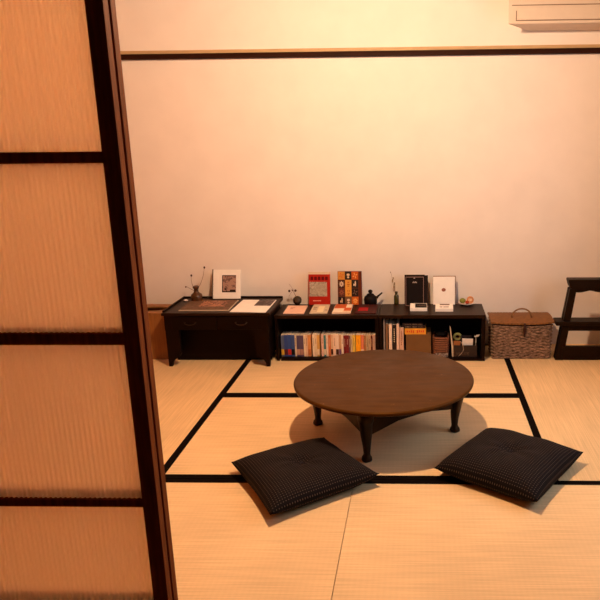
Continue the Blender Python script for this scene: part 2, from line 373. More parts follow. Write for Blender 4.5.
# upright paperbacks: (pixel left, right, top, spine colour, band or None, label)
rows = [
 (281.3,284.4,335.0,(92,100,128),(228,176,60),'slate blue paperback with a yellow foot, at the left end of the long row'),
 (284.4,287.9,334.8,(58,78,140),(96,40,44),'blue paperback with a maroon foot, second in the long row'),
 (287.9,291.6,334.6,(60,84,148),(196,50,40),'blue paperback with a bright red foot, third in the long row'),
 (291.6,295.0,334.8,(66,86,140),(24,22,26),'blue paperback with a black emblem at the foot, fourth in the long row'),
 (295.0,296.8,334.6,(226,206,176),None,'thin cream paperback between the blue and the purple books'),
 (296.8,300.2,335.2,(92,78,104),(196,150,130),'purple-grey paperback just right of the thin cream one'),
 (300.2,303.8,335.2,(98,80,102),(176,130,116),'purple-grey paperback with a pinkish foot, second of the purple pair'),
 (303.8,306.0,334.6,(236,214,184),None,'cream paperback just right of the purple-grey pair'),
 (306.0,308.0,334.4,(228,192,160),None,'pinkish cream paperback left of the tan-orange one'),
 (308.0,311.3,334.8,(214,146,88),(190,112,64),'tan-orange paperback between cream ones in the long row'),
 (312.6,315.0,334.4,(238,218,190),None,'cream paperback right of the first dark gap in the row'),
 (315.0,317.2,334.6,(230,204,166),None,'cream paperback touching the golden one'),
 (317.2,319.9,334.8,(212,164,92),(230,206,170),'golden paperback with a pale foot, left of the red-capped pale book'),
 (321.4,324.0,334.2,(232,190,170),None,'pinkish paperback with a red cap standing right of the second dark gap'),
 (324.0,326.2,335.0,(70,128,132),(222,206,180),'teal paperback with a pale foot, the only teal one'),
 (326.2,328.4,334.4,(236,210,186),None,'pale paperback just right of the teal one'),
 (328.4,331.0,334.8,(204,120,72),None,'orange-brown paperback two places right of the teal one'),
 (331.0,333.2,334.6,(222,186,150),(60,40,36),'beige paperback with a dark foot, right of the orange-brown one'),
 (333.2,336.0,334.4,(238,208,184),None,'pale pink paperback in the middle of the long row'),
 (336.0,339.0,334.6,(236,214,194),(70,46,40),'near-white paperback with dark letters at the foot'),
 (339.0,341.4,334.8,(204,164,128),(120,84,120),'tan paperback between the near-white books'),
 (341.4,343.6,334.6,(240,220,196),None,'white paperback just left of the dark red pair'),
 (343.6,346.4,335.2,(120,36,40),None,'dark red paperback, left one of the dark red pair'),
 (346.4,349.0,335.2,(128,44,46),None,'dark red paperback, right one of the dark red pair'),
 (349.0,350.6,335.4,(112,78,88),None,'thin mauve-brown paperback right of the dark red pair'),
 (350.6,352.6,335.0,(206,184,140),None,'beige paperback left of the pale yellow one'),
 (352.6,355.6,334.8,(226,192,84),None,'pale yellow paperback left of the bright orange-yellow one'),
 (356.0,361.0,334.8,(250,168,30),None,'thick bright orange-yellow paperback, the brightest of the long row'),
 (361.0,364.0,334.8,(222,128,92),(238,206,170),'coral striped paperback right of the bright orange-yellow one'),
 (364.0,366.2,335.0,(170,118,78),None,'brown paperback near the right end of the long row'),
 (366.2,368.6,335.0,(190,168,134),None,'grey-beige paperback near the right end of the long row'),
 (368.6,371.0,334.8,(212,178,146),None,'beige-pink paperback left of the thin dark red one'),
 (371.0,372.6,335.2,(104,32,34),None,'thin dark red paperback, second last at the right end of the row'),
 (372.6,375.6,334.8,(206,172,160),None,'pinkish grey paperback, last at the right end of the long row'),
]
for i, (a, b, vt, c, band, lab) in enumerate(rows):
    yb = BF+.042+random.uniform(0, .004); X0 = at(a, 350, yb).x+.0006; X1 = at(b, 350, yb).x-.0006
    zt = at(a, vt+.4, yb).z; z0 = .0162; d = .085
    bm = box(bmesh.new(), X0, X1, yb, yb+d, z0, zt, 0)
    o = obj('paperback_book', bm, colr(c), bevel=.0008); tag(o, lab, 'book', 'paperbacks in the long row on the bookcase shelf')
    bmx = B(X0+.0007, X1-.0007, yb+.004, yb+d-.004, zt-.002, zt+.0012)
    obj('page_block', bmx, PAGE, o, label='pale page edges')
    if band: obj('spine_label', B(X0+.0004, X1-.0004, yb-.0006, yb+.002, z0+.012, z0+.05), colr(band), o, label='coloured band at the foot of the spine')
    else:
        dark = colr((96, 62, 50)) if sum(c) > 420 else colr((206, 180, 150))
        zz = [(zt-.06, zt-.025)] if i % 2 else [(zt-.075, zt-.02)]
        bm = bmesh.new(); m_ = (X0+X1)/2; hw = min(.0016, (X1-X0)*.22)
        for za, zb2 in zz:
            k = za
            while k < zb2: box(bm, m_-hw, m_+hw, yb-.0005, yb+.001, k, k+.004); k += .0062
        obj('spine_lettering', bm, dark, o, label='lettering on the spine')

# ------------------------------------------------------------------ things on the second shelf
sh = [(383.6,385.2,319.5,(150,136,128),'thin tall grey book, leftmost and tallest on the cluttered shelf'),
      (385.7,388.3,324.2,(126,92,66),'brown book right of the thin tall grey one'),
      (389.0,392.2,324.4,(236,212,190),'white book on the cluttered shelf, left of the black-spined book'),
      (392.5,396.2,325.0,(40,30,26),'black-spined book with pale lettering on the cluttered shelf'),
      (396.6,399.2,324.0,(226,196,176),'pale pinkish book right of the black-spined one'),
      (399.4,403.8,328.0,(206,166,142),'shorter pinkish tan book beside the brown box')]
for a, b, vt, c, lab in sh:
    yb = BF+.025; X0 = at(a, 345, yb).x+.0005; X1 = at(b, 345, yb).x-.0005; zt = at(a, vt, yb).z
    o = obj('book', B(X0, X1, yb, yb+.13, .0162, zt), colr(c), bevel=.0008); tag(o, lab, 'book', 'books on the cluttered shelf')
    obj('page_block', B(X0+.0006, X1-.0006, yb+.004, yb+.126, zt-.002, zt+.0012), PAGE, o)
    if c == (40, 30, 26) or c == (206, 166, 142):
        bm = bmesh.new(); m_ = (X0+X1)/2
        for k in range(7): box(bm, m_-.003, m_+.003, yb-.0006, yb+.001, zt-.03-k*.014, zt-.022-k*.014+random.uniform(-.002, .002))
        obj('spine_lettering', bm, colr((220, 196, 160)) if c[0] < 50 else colr((150, 96, 76)), o)
yb = BF+.03
zt = at(418, 334.5, yb).z; X0, X1 = at(406, 340, yb).x, at(431, 340, yb).x
o = obj('cardboard_box', B(X0, X1, yb, yb+.17, .0162, zt), mat('kraft_board', (114, 78, 38), .8, .12, 12), bevel=.002)
tag(o, 'plain brown box on the cluttered shelf under the orange box', 'box')
obj('lid_seam', B(X0-.0004, X1+.0004, yb-.0006, yb+.002, zt-.024, zt-.0225), colr((120, 78, 42)), o)
z1 = at(418, 328.6, yb).z; X0, X1 = at(404.6, 331, yb).x, at(426, 331, yb).x
o = obj('small_box', B(X0, X1, yb, yb+.12, zt+.0005, z1), colr((222, 152, 52)), bevel=.001); tag(o, 'flat bright orange box lying on top of the brown box', 'box')
bm = bmesh.new()
for k in range(9):
    if k == 4: continue
    xx = X0+.014+k*(X1-X0-.028)/8.5; hz = (z1-zt)
    box(bm, xx, xx+.007, yb-.0008, yb+.001, zt+hz*random.uniform(.25, .4), zt+hz*random.uniform(.6, .8))
obj('lettering', bm, colr((206, 62, 40)), o, label='red lettering on the box front')
X0, X1 = at(400.5, 326, yb).x, at(425.5, 326, yb).x; z2 = z1+.0005
for k, (hh, c, lab) in enumerate(((.019, (40, 30, 28), 'dark book lying directly on the orange box'), (.015, (52, 40, 36), 'upper dark book lying on the other dark book under the bookcase top'))):
    o = obj('dark_book', B(X0+k*.012, X1-k*.02, yb+.004, yb+.14, z2, z2+hh), colr(c), bevel=.001); tag(o, lab, 'book')
    bm = bmesh.new()
    for q in range(12):
        xx = X0+.03+q*.0095
        if q in (4, 8): continue
        box(bm, xx, xx+random.uniform(.004, .0075), yb+.0034, yb+.005, z2+hh*.3, z2+hh*random.uniform(.5, .8))
    obj('spine_lettering', bm, colr((120, 104, 92)), o, label='grey spine lettering')
    z2 += hh+.0004
# woven tray stack
X0, X1 = at(433, 345, yb).x, at(449, 345, yb).x; zt = at(440, 338, yb).z
t = thing('woven_basket', 'small brown woven basket standing right of the plain brown box', 'basket', ((X0+X1)/2, yb, .0162))
bm = bmesh.new(); n = 9
for k in range(n):
    z = .026+(zt-.03)*k/(n-1); m2 = .5*(X0+X1); hx = (X1-X0)/2-.003
    tube(bm, [(m2+hx*math.copysign(abs(math.cos(q))**.4, math.cos(q))*(1+.02*((j+k) % 2)), yb+.075+.07*math.copysign(abs(math.sin(q))**.4, math.sin(q))*(1+.02*((j+k) % 2)), z)
              for j, q in enumerate([2*PI*i/32 for i in range(32)])], .0058, 6, closed=True)
obj('woven_side', bm, mat('small_wicker', (130, 78, 50), .7, .3, 120), t)
obj('base', B(X0+.01, X1-.01, yb+.015, yb+.135, .0162, .022), colr((70, 44, 30)), t)
obj('front_label', B(X0+.016, X1-.006, yb-.004, yb+.001, .018, .044), pattern('label_print', 'maze', (170, 150, 136), (70, 56, 52), 160), t, label='grey printed label on the basket front')
o = obj('black_pouch', blob(bmesh.new(), ((X0+X1)/2-.004, yb+.07, zt+.012), (.034, .05, .016), 3), BLACK); tag(o, 'small black pouch on top of the small brown woven basket', 'pouch')
z = atz(443, 328, .2)
# clutter bin
X0, X1 = at(454, 350, yb).x, at(477, 350, yb).x; zt = at(460, 345.5, yb).z
t = thing('storage_bin', 'dark brown open bin full of odds and ends on the cluttered shelf', 'bin', ((X0+X1)/2, yb, .0162))
bm = bmesh.new(); th = .004
box(bm, X0, X1, yb, yb+th, .0162, zt); box(bm, X0, X1, yb+.14, yb+.14+th, .0162, zt); box(bm, X0, X0+th, yb+th, yb+.14, .0162, zt); box(bm, X1-th, X1, yb+th, yb+.14, .0162, zt); box(bm, X0+th, X1-th, yb+th, yb+.14, .0162, .021)
obj('walls', bm, mat('bin_board', (40, 24, 15), .6, .25, 30), t)
obj('front_mark', B(X0+.015, X1-.05, yb-.0008, yb+.001, .03, .05), pattern('bin_print', 'maze', (40, 24, 15), (110, 80, 58), 150, thr=.45), t, label='faint printed mark on the bin front')
c = at(457.5, 336.5, yb+.05)
bm = bmesh.new(); tube(bm, [(c.x+.021*math.cos(q), c.y, c.z+.019*math.sin(q)) for q in [2*PI*i/28 for i in range(28)]], .0075, 8, closed=True)
for v in bm.verts: v.co.y = c.y+(v.co.y-c.y)*2.2
o = obj('tape_roll', bm, colr((132, 134, 82))); tag(o, 'greenish yellow tape roll standing upright in the storage bin', 'tape')
obj('brown_core', tube(bmesh.new(), [(c.x+.0125*math.cos(q), c.y, c.z+.0115*math.sin(q)) for q in [2*PI*i/24 for i in range(24)]], .003, 6, closed=True), colr((120, 82, 52)), o)
z_in = .0215
def stand_in(name, u0, u1, vt, dy, th, c, lab, cat, lean=.0):
    a, b = at(u0, vt, yb+dy), at(u1, vt, yb+dy)
    bm = slab(bmesh.new(), [(a.x, yb+dy-lean, z_in), (b.x, yb+dy-lean, z_in), (b.x+.004, yb+dy, a.z-.002), (a.x-.002, yb+dy, a.z)], (0, th, 0))
    o = obj(name, bm, colr(c), bevel=.001); tag(o, lab, cat); return o
stand_in('folded_paper', 462.5, 472.5, 338.5, .02, .004, (226, 216, 206), 'white folded paper standing in the storage bin', 'paper')
stand_in('black_notebook', 460.5, 471, 335.5, .035, .012, (30, 26, 30), 'black notebook standing in the storage bin behind the white paper', 'notebook')
stand_in('brown_card', 453.8, 460, 341, .012, .006, (158, 98, 56), 'orange brown card at the left front of the storage bin', 'card')
bm = bmesh.new(); p = at(477, 336, yb+.06)
blob(bm, p, (.018, .014, .007), 3)
for v in bm.verts: v.co.z += .35*(v.co.x-p.x)+.003*math.sin(v.co.x*400)
box(bm, p.x-.010, p.x-.004, p.y-.004, p.y+.004, z_in, p.z)
o = obj('white_cloth', bm, colr((214, 206, 200))); tag(o, 'crumpled white cloth sticking up at the right of the storage bin', 'cloth')
bm = bmesh.new(); P = [at(460, 341, yb-.003), at(463, 344.5, yb-.004), at(463.5, 350, yb-.004), at(461, 354, yb-.003), at(458, 356.5, yb-.003)]
tube(bm, P, .0014, 6); o = obj('white_cable', bm, colr((206, 180, 156))); tag(o, 'thin pale cable hanging over the front of the storage bin', 'cable')
bm = slab(bmesh.new(), [at(449.0, 326, yb+.03), at(450.2, 325.5, yb+.03), at(453.4, 340.2, yb+.002), at(451.8, 341.5, yb+.002)], (0, .003, 0))
for v in bm.verts: pass
# sheet goes down to the shelf behind the bin
a = at(450, 325.6, yb+.02)
bm.free(); bm = slab(bmesh.new(), [(X0-.012, yb+.012, .0162), (X0-.002, yb+.010, .0162), (X0-.004, yb+.004, .08), (a.x+.004, yb+.012, a.z-.008), (a.x-.003, yb+.02, a.z), (X0-.016, yb+.012, .09)], (0, .003, 0))
o = obj('paper_sheet', bm, colr((208, 196, 180))); tag(o, 'pale sheet of paper standing at the left side of the storage bin', 'paper')

# ------------------------------------------------------------------ wooden bin on the left
t = thing('wooden_bin', 'pale wooden box bin with an oval opening beside the writing desk', 'bin', (-1.76, 4.16, 0))
bx0, bx1, by0, by1 = -1.915, -1.622, 4.045, 4.285; bzt = at(160, 313.3, by0).z
n = 48; bm = bmesh.new()
for a in ((bx0, bx1, by0, by0+.012), (bx0, bx1, by1-.012, by1), (bx0, bx0+.012, by0+.012, by1-.012), (bx1-.012, bx1, by0+.012, by1-.012)): box(bm, *a, 0, bzt-.01)
box(bm, bx0+.012, bx1-.012, by0+.012, by1-.012, 0, .01)
obj('box_body', bm, BINW, t, bevel=.001)
bm = bmesh.new(); cx, cy = (bx0+bx1)/2, (by0+by1)/2; O = []; I = []
for k in range(n):
    q = 2*PI*k/n+PI/4; c_, s_ = math.cos(q), math.sin(q); mx = max(abs(c_), abs(s_))
    O.append((cx+(bx1-bx0)/2*c_/mx, cy+(by1-by0)/2*s_/mx)); I.append((cx+.105*c_, cy+.055*s_))
V = [[bm.verts.new((x, y, z)) for x, y in ring] for ring, z in ((O, bzt), (I, bzt), (I, bzt-.0098), (O, bzt-.0098))]
for r in range(4):
    for k in range(n): bm.faces.new((V[r][k], V[r][(k+1) % n], V[(r+1) % 4][(k+1) % n], V[(r+1) % 4][k]))
bmesh.ops.recalc_face_normals(bm, faces=bm.faces)
obj('lid', bm, BINW, t, label='lid board with an oval hole')

# ------------------------------------------------------------------ things on the writing desk
def leaning(name, u0, u1, vt, vb, zs, lean, th, m, lab, cat, group=None, bevel=.001, ymax=4.268):
    """upright board: base on a surface at height zs, leaning back by lean; returns object and a frame (p(u,v) maps 0..1 to the front face)"""
    p = atz((u0+u1)/2, vb, zs); Y0 = min(p.y, ymax); lean = max(.004, min(lean, YB-.004-th-Y0))
    xa, xb = at(u0, vb, Y0).x, at(u1, vb, Y0).x; zt = at((u0+u1)/2, vt, Y0+lean).z
    o0, ex, ez = Vector((xa, Y0, zs)), Vector((xb-xa, 0, 0)), Vector((0, lean, zt-zs))
    nrm = Vector((0, -ez.z, ez.y)).normalized()
    bm = slab(bmesh.new(), [o0, o0+ex, o0+ex+ez, o0+ez], -nrm*th)
    # keep the back lower edge on the surface
    mz = min(v.co.z for v in bm.verts)
    for v in bm.verts: v.co.z += zs-mz+.0003
    o0 = o0+Vector((0, 0, zs-mz+.0003))
    o = obj(name, bm, m, bevel=bevel, loc=((xa+xb)/2, Y0, zs)); tag(o, lab, cat, group)
    return o, (lambda a, b, e=0: o0+ex*a+ez*b+nrm*e)
def patch(name, P, rects, m, parent, e=.0006, label=None):
    bm = bmesh.new()
    for a0, a1, b0, b1 in rects:
        slab(bm, [P(a0, b0, e), P(a1, b0, e), P(a1, b1, e), P(a0, b1, e)], (P(0, 0, -.0002)-P(0, 0, e)))
    return obj(name, bm, m, parent, label=label)
def flat(name, quad, zs, th, m, lab, cat, group=None, bevel=.0008):
    q = [atz(u, v, zs+th) for u, v in quad]
    bm = slab(bmesh.new(), q, (0, 0, -th+.0003)); o = obj(name, bm, m, bevel=bevel); tag(o, lab, cat, group)
    def P(a, b, e=0): return q[0]*(1-a)*(1-b)+q[1]*a*(1-b)+q[2]*a*b+q[3]*(1-a)*b+Vector((0, 0, e))
    return o, P

def twig(parent, pts, r0, r1, m, name='twig'):
    n = len(pts); return obj(name, tube(bmesh.new(), pts, [r0+(r1-r0)*i/(n-1) for i in range(n)], 5), m, parent)
def curve(a, b, bend, n=7):
    a, b, bend = Vector(a), Vector(b), Vector(bend)
    return [a.lerp(b, i/(n-1))+bend*math.sin(PI*i/(n-1)) for i in range(n)]
TWIG = mat('dry_stem', (126, 84, 56), .8, .2, 60)
BUD = mat('dry_bud', (70, 40, 30), .8, .3, 90)

p = atz(197, 300.8, DZ); s = p.y/660*1.03
t = thing('bottle_vase', 'brown glass bottle vase with dry stems on the writing desk', 'vase', p)
prof = [(0, .0003), (.034, .0003), (.038, .006), (.0385, .03), (.034, .045), (.02, .056), (.0145, .064), (.0135, .082), (.019, .086), (.021, .094), (.019, .101), (.011, .101), (.011, .06), (.03, .042), (.034, .01), (0, .006)]
obj('bottle', lathe(bmesh.new(), prof, p, 28), mat('brown_glass', (78, 48, 26), .18, .2, 30, spec=.6), t)
tp = p+Vector((0, 0, .06))
for u, v, b in ((191.3, 275.5, -.012), (204.3, 267.5, .012), (185.8, 287, -.03)):
    e = at(u, v, p.y+.005); twig(t, curve(tp, e, (b, 0, .02 if v > 280 else 0)), .0016, .0009, TWIG, 'dry_stem')
    obj('bud', blob(bmesh.new(), e, (.006, .006, .0085) if v < 280 else (.005, .004, .006), 2), BUD if v < 280 else TWIG, t)

o, P = leaning('framed_print', 213, 240.3, 270.3, 299.3, DZ, .055, .014, PAPER, 'small grey print in a wide white mount leaning on the wall above the desk', 'picture')
obj('dark_edge', slab(bmesh.new(), [P(-.03, 0, -.0005), P(0, 0, -.0005), P(0, 1.0, -.0005), P(-.03, 1.02, -.0005)], P(0, 0, -.015)-P(0, 0, 0)), colr((70, 48, 34)), o)
patch('printed_image', P, [(.33, .84, .22, .81)], pattern('grey_print', 'maze', (120, 92, 84), (170, 134, 118), 24, c3=(92, 66, 60)), o, label='brownish grey picture')
patch('image_dark_line', P, [(.33, .84, .22, .26), (.33, .36, .22, .81), (.33, .84, .785, .81)], colr((48, 30, 26)), o, .0009)  # dark line along the bottom, left and top of the image
patch('image_mark', P, [(.42, .48, .30, .36), (.62, .82, .26, .31)], colr((40, 26, 24)), o, .001)

o, P = flat('picture_album', [(178.5, 310.2), (228.5, 310.2), (238.5, 299.9), (192.5, 299.9)], DZ, .007, colr((196, 176, 152)), 'flat picture album with a dark painted cover and pale edges lying on the desk', 'album')
patch('cover_picture', P, [(.0, .985, .03, 1)], pattern('album_print', 'maze', (92, 66, 38), (112, 78, 60), 26, thr=.5), o, label='dark olive brown cover picture')
patch('cover_centre', P, [(.30, .84, .34, .9)], pattern('album_print_centre', 'maze', (176, 120, 92), (86, 52, 40), 55, thr=.47), o, .0012, label='pinkish middle of the cover picture')  # pinkish pattern printed in the middle of the cover
o, P = flat('photo_page', [(229.6, 311.6), (265.5, 312.2), (276.5, 299.9), (243.2, 299.6)], DZ, .004, PAPER, 'large white page with a small grey photo lying at the right of the desk', 'paper')
patch('grey_photo', P, [(.50, .97, .50, .98)], pattern('grey_photo_print', 'maze', (108, 92, 90), (70, 56, 56), 20), o, label='grey photograph printed on the page')
p = atz(186, 301.2, DZ)
bm = blob(bmesh.new(), p+Vector((0, 0, .0062)), (.016, .010, .006), 3)
for v in bm.verts: v.co += Vector((0, 0, .002*math.sin(v.co.x*300)*math.cos(v.co.y*260))) if v.co.z > p.z+.006 else Vector()
o = obj('white_shell', bm, colr((232, 220, 214), .4)); tag(o, 'small white shell on the desk at the left of the album', 'shell')

# ------------------------------------------------------------------ things on the first bookcase
p = atz(297.5, 304.3, BZ_)
t = thing('round_vase', 'small dark round vase with a berry twig beside the red book', 'vase', p)
obj('vase_body', lathe(bmesh.new(), [(0, .0003), (.014, .0003), (.026, .012), (.0305, .028), (.026, .045), (.014, .055), (.008, .057), (.008, .05), (0, .045)], p, 28), mat('dark_glaze', (58, 46, 34), .22, .25, 30, spec=.6), t)
tp = p+Vector((0, 0, .045))
e1 = at(293.5, 290.5, p.y); twig(t, curve(tp, e1, (-.006, 0, .004)), .002, .0013, TWIG)
e2 = at(289, 284, p.y); twig(t, curve(e1, e2, (.002, 0, 0), 4), .0012, .0007, TWIG)
e3 = at(289, 301, p.y); twig(t, curve(e1, e3, (-.012, 0, .004)), .001, .0006, TWIG)
for u, v, r in ((289.3, 291, .0085), (295.4, 290.6, .0085), (292.3, 290.2, .005)):
    obj('berry', blob(bmesh.new(), at(u, v, p.y), r, 2), BUD, t)

RED = colr((172, 36, 22), .45)
o, P = leaning('red_book', 309, 330.3, 272.4, 304.2, BZ_, .03, .018, RED, 'upright red book with a black and white patterned panel on the bookcase', 'book')
patch('page_block', P, [(.0, 1, .93, 1.004)], PAGE, o, .001, label='pale page edge at the top of the red book')
patch('pattern_panel', P, [(.03, .86, .26, .70)], pattern('maze_print', 'maze', (226, 210, 184), (58, 46, 38), 75, swirl=6), o, label='black and white patterned panel')
bm_r = [(.10+.17*k, .10+.17*k+.12, .755, .86) for k in range(5)]
patch('title', P, bm_r, colr((96, 14, 16)), o, label='dark red title characters')
patch('subtitle', P, [(.20+.055*k, .235+.055*k, .115, .14) for k in range(7)], colr((240, 190, 160)), o, label='small pale line of text')

OC = colr((206, 142, 62))
o, P = leaning('patterned_book', 338, 358.8, 271.8, 304.0, BZ_, .03, .022, colr((120, 58, 28)), 'upright book with a cover of gold, black and orange squares beside the teapot', 'book')
cols = [(0.02, .345), (.355, .66), (.67, .99)]; rws = [(.0, .24), (.25, .49), (.50, .745), (.755, .995)]
tile = {(0, 3): (OC, (206, 96, 30), 'x'), (1, 3): ((44, 34, 30), (220, 190, 150), 'f'), (2, 3): ((196, 92, 34), (240, 176, 96), 'x'),
        (0, 2): ((70, 34, 26), (236, 208, 176), 's'), (2, 2): ((48, 40, 36), (226, 204, 176), 'b'),
        (0, 1): ((92, 52, 40), (150, 84, 66), 's'), (2, 1): ((44, 34, 30), (128, 96, 76), 'x'),
        (0, 0): ((38, 30, 28), (206, 176, 140), 'b'), (1, 0): ((116, 84, 56), (226, 200, 168), 'f'), (2, 0): ((206, 98, 32), (246, 176, 90), 's')}
for (ci, ri), (c1, c2, kd) in tile.items():
    a0, a1 = cols[ci]; b0, b1 = rws[ri]
    tl = patch('cover_tile', P, [(a0, a1, b0, b1)], c1 if not isinstance(c1, tuple) else colr(c1), o, .0006)
    ca, cb, wa, wb = (a0+a1)/2, (b0+b1)/2, (a1-a0), (b1-b0)
    bm = bmesh.new()
    if kd in 'sx':
        k = 8 if kd == 's' else 4
        for j in range(k):
            q = 2*PI*j/k+(.4 if kd == 'x' else 0); r1 = .36; r2 = .1
            pts = [(ca+wa*r2*math.cos(q-.5), cb+wb*r2*math.sin(q-.5)), (ca+wa*r1*math.cos(q-.16), cb+wb*r1*math.sin(q-.16)), (ca+wa*r1*math.cos(q+.16), cb+wb*r1*math.sin(q+.16)), (ca+wa*r2*math.cos(q+.5), cb+wb*r2*math.sin(q+.5))]
            slab(bm, [P(x, y, .0012) for x, y in pts], P(0, 0, 0)-P(0, 0, .001))
    else:
        for dx, dy, w_, h_ in (((0, .1, .5, .3), (0, -.22, .34, .26)) if kd == 'f' else ((.05, .05, .2, .7), (-.15, -.1, .2, .3))):
            slab(bm, [P(ca+wa*(dx+w_/2*math.cos(q)), cb+wb*(dy+h_/2*math.sin(q)), .0012) for q in [2*PI*i/10 for i in range(10)]], P(0, 0, 0)-P(0, 0, .001))
    obj('motif', bm, colr(c2), tl)
obj('book_side', slab(bmesh.new(), [P(1.0, 0, -.001), P(1.15, 0, -.001), P(1.14, 1.0, -.001), P(1.0, 1.0, -.001)], P(0, 0, -.02)-P(0, 0, 0)), colr((96, 44, 24)), o, label='brown side of the book')
tl = patch('title_panel', P, [(.355, .66, .25, .745)], colr((224, 160, 66)), o, .0006, label='gold title panel')
patch('title', P, [(.47, .55, .66, .69), (.45, .57, .60, .63), (.47, .55, .545, .575), (.45, .50, .40, .43), (.53, .58, .40, .43), (.46, .57, .335, .355), (.48, .55, .295, .32)], colr((176, 92, 26)), tl, .0012, label='brown title characters')

fl = [('booklet', [(283, 313.6), (303.8, 313.8), (307.8, 305.9), (288.2, 305.9)], .006, (240, 196, 172), 'pinkish white booklet lying below the round vase', None),
      ('booklet', [(309.3, 313.4), (327.0, 313.4), (330.2, 304.9), (314, 304.9)], .007, (214, 196, 166), 'greyish white booklet lying in front of the red book', (236, 220, 190)),
      ('booklet', [(331.8, 313.4), (350.4, 313.0), (353.2, 304.8), (336, 304.8)], .010, (214, 120, 70), 'orange and white booklet lying in front of the patterned book', (240, 222, 196))]
for nm, q, th, c, lab, c2 in fl:
    o, P = flat(nm, [(u, v-th*70) for u, v in q], BZ_, th, colr((236, 206, 176)) if c[0] == 214 and c[1] == 120 else colr(c), lab, 'booklet', 'booklets lying on the bookcase')
    if c[1] == 120:
        patch('cover_print', P, [(.02, .98, .5, .98), (.6, .98, .2, .5)], colr((206, 96, 48)), o, label='orange cover print')
        patch('cover_label', P, [(.03, .55, .08, .45), (.66, .97, .55, .95)], colr((244, 228, 204)), o, .0012, label='white cover patches')
    elif c2:
        patch('cover_print', P, [(.38, .74, .12, .8)], colr((244, 226, 186)), o, label='paler panel')
        patch('cover_text', P, [(.08, .30, .6, .68), (.08, .30, .4, .48), (.8, .95, .3, .36)], colr((150, 128, 104)), o, .0008)
    else:
        patch('cover_text', P, [(.2, .42, .68, .74), (.2, .36, .54, .6)], colr((186, 130, 112)), o)
o, P = flat('dark_booklet', [(354.6, 312.9), (375.8, 313.2), (378.2, 304.4), (358, 304.4)], BZ_, .006, colr((70, 30, 26)), 'dark brown booklet with a red label lying in front of the teapot', 'booklet')
patch('red_label', P, [(.12, .58, .25, .62)], colr((170, 26, 26)), o, label='red label')

p = atz(370.6, 303.8, BZ_)
IRON = mat('cast_iron', (17, 10, 8), .55, .3, 80, bump=.3, spec=.15)
t = thing('teapot', 'black cast-iron teapot with a round knob and raised spout on the bookcase', 'teapot', p)
obj('pot_body', lathe(bmesh.new(), [(0, .0003), (.041, .0003), (.044, .008), (.045, .032), (.041, .048), (.031, .058), (.020, .062), (0, .063)], p, 32), IRON, t)
obj('lid', lathe(bmesh.new(), [(0, .060), (.026, .060), (.024, .067), (.012, .072), (0, .073)], p, 24), IRON, t)
obj('knob', blob(lathe(bmesh.new(), [(.007, .070), (.007, .078), (0, .078)], p, 12), p+Vector((0, 0, .086)), (.016, .016, .0135), 2), IRON, t)
e = at(382.3, 292.6, p.y)
obj('spout', tube(bmesh.new(), [p+Vector((.032, 0, .036)), p+Vector((.045, 0, .046)), p+Vector((.055, 0, .057)), e], [.012, .009, .0065, .005], 10), IRON, t)

# ------------------------------------------------------------------ things on the second bookcase
p = atz(396.4, 304.0, BZ_)
t = thing('green_bottle', 'slim green glass bottle holding a thin twig beside the black card', 'bottle', p)
gp = [(0, .0003), (.0155, .0003), (.0165, .004), (.0165, .055), (.013, .062), (.009, .066), (.009, .078), (.0105, .079), (.0105, .084), (.006, .084), (.006, .064), (.0135, .056), (.0135, .006), (0, .005)]
obj('bottle', lathe(bmesh.new(), gp, p, 24), mat('green_glass', (64, 60, 24), .15, .2, 20, spec=.6), t)
e = at(391.2, 273, p.y); tp = p+Vector((0, 0, .06)); cv = curve(tp, e, (-.004, 0, 0), 8); twig(t, cv, .0013, .0007, TWIG)
LEAFM = mat('dry_leaf', (150, 124, 84), .8, .2, 60)
for k, (du, sc) in enumerate(((.35, .009), (.5, .011), (.62, .012), (.74, .010), (1.0, .006))):
    q = tp.lerp(e, du); s_ = 1 if k % 2 else -1
    bm = blob(bmesh.new(), q+Vector((s_*.004, 0, .004)), (sc*.35, sc*.25, sc), 2); obj('leaf', bm, LEAFM if k < 4 else BUD, t)

o, P = leaning('black_card_frame', 404.6, 424.8, 275.0, 303.8, BZ_, .035, .009, colr((22, 14, 12), .5), 'black card with a thin pale border line leaning on the wall', 'card', ymax=4.242)
patch('border_line', P, [(.05, .95, .0, .018), (.05, .95, .915, .935), (.05, .075, 0, .935), (.925, .95, 0, .935)], colr((150, 118, 108)), o, label='thin pale border line')
patch('lettering', P, [(.40+.045*k, .43+.045*k, .735, .735+(.05 if k % 2 else .035)) for k in range(5)]+[(.45, .52, .88, .905), (.46, .53, .045, .09)], colr((190, 170, 156)), o, label='small pale lettering')
obj('top_edge', slab(bmesh.new(), [P(0, .985, -.0008), P(1, .985, -.0008), P(1, 1.006, -.0008), P(0, 1.006, -.0008)], P(0, 0, -.008)-P(0, 0, 0)), colr((226, 200, 176)), o, label='pale top edge')
ob, Pb = leaning('dark_backing_board', 408.5, 428.0, 275.6, 302.8, BZ_, .032, .008, colr((40, 28, 24), .5), 'dark board standing just behind the black bordered card', 'board')

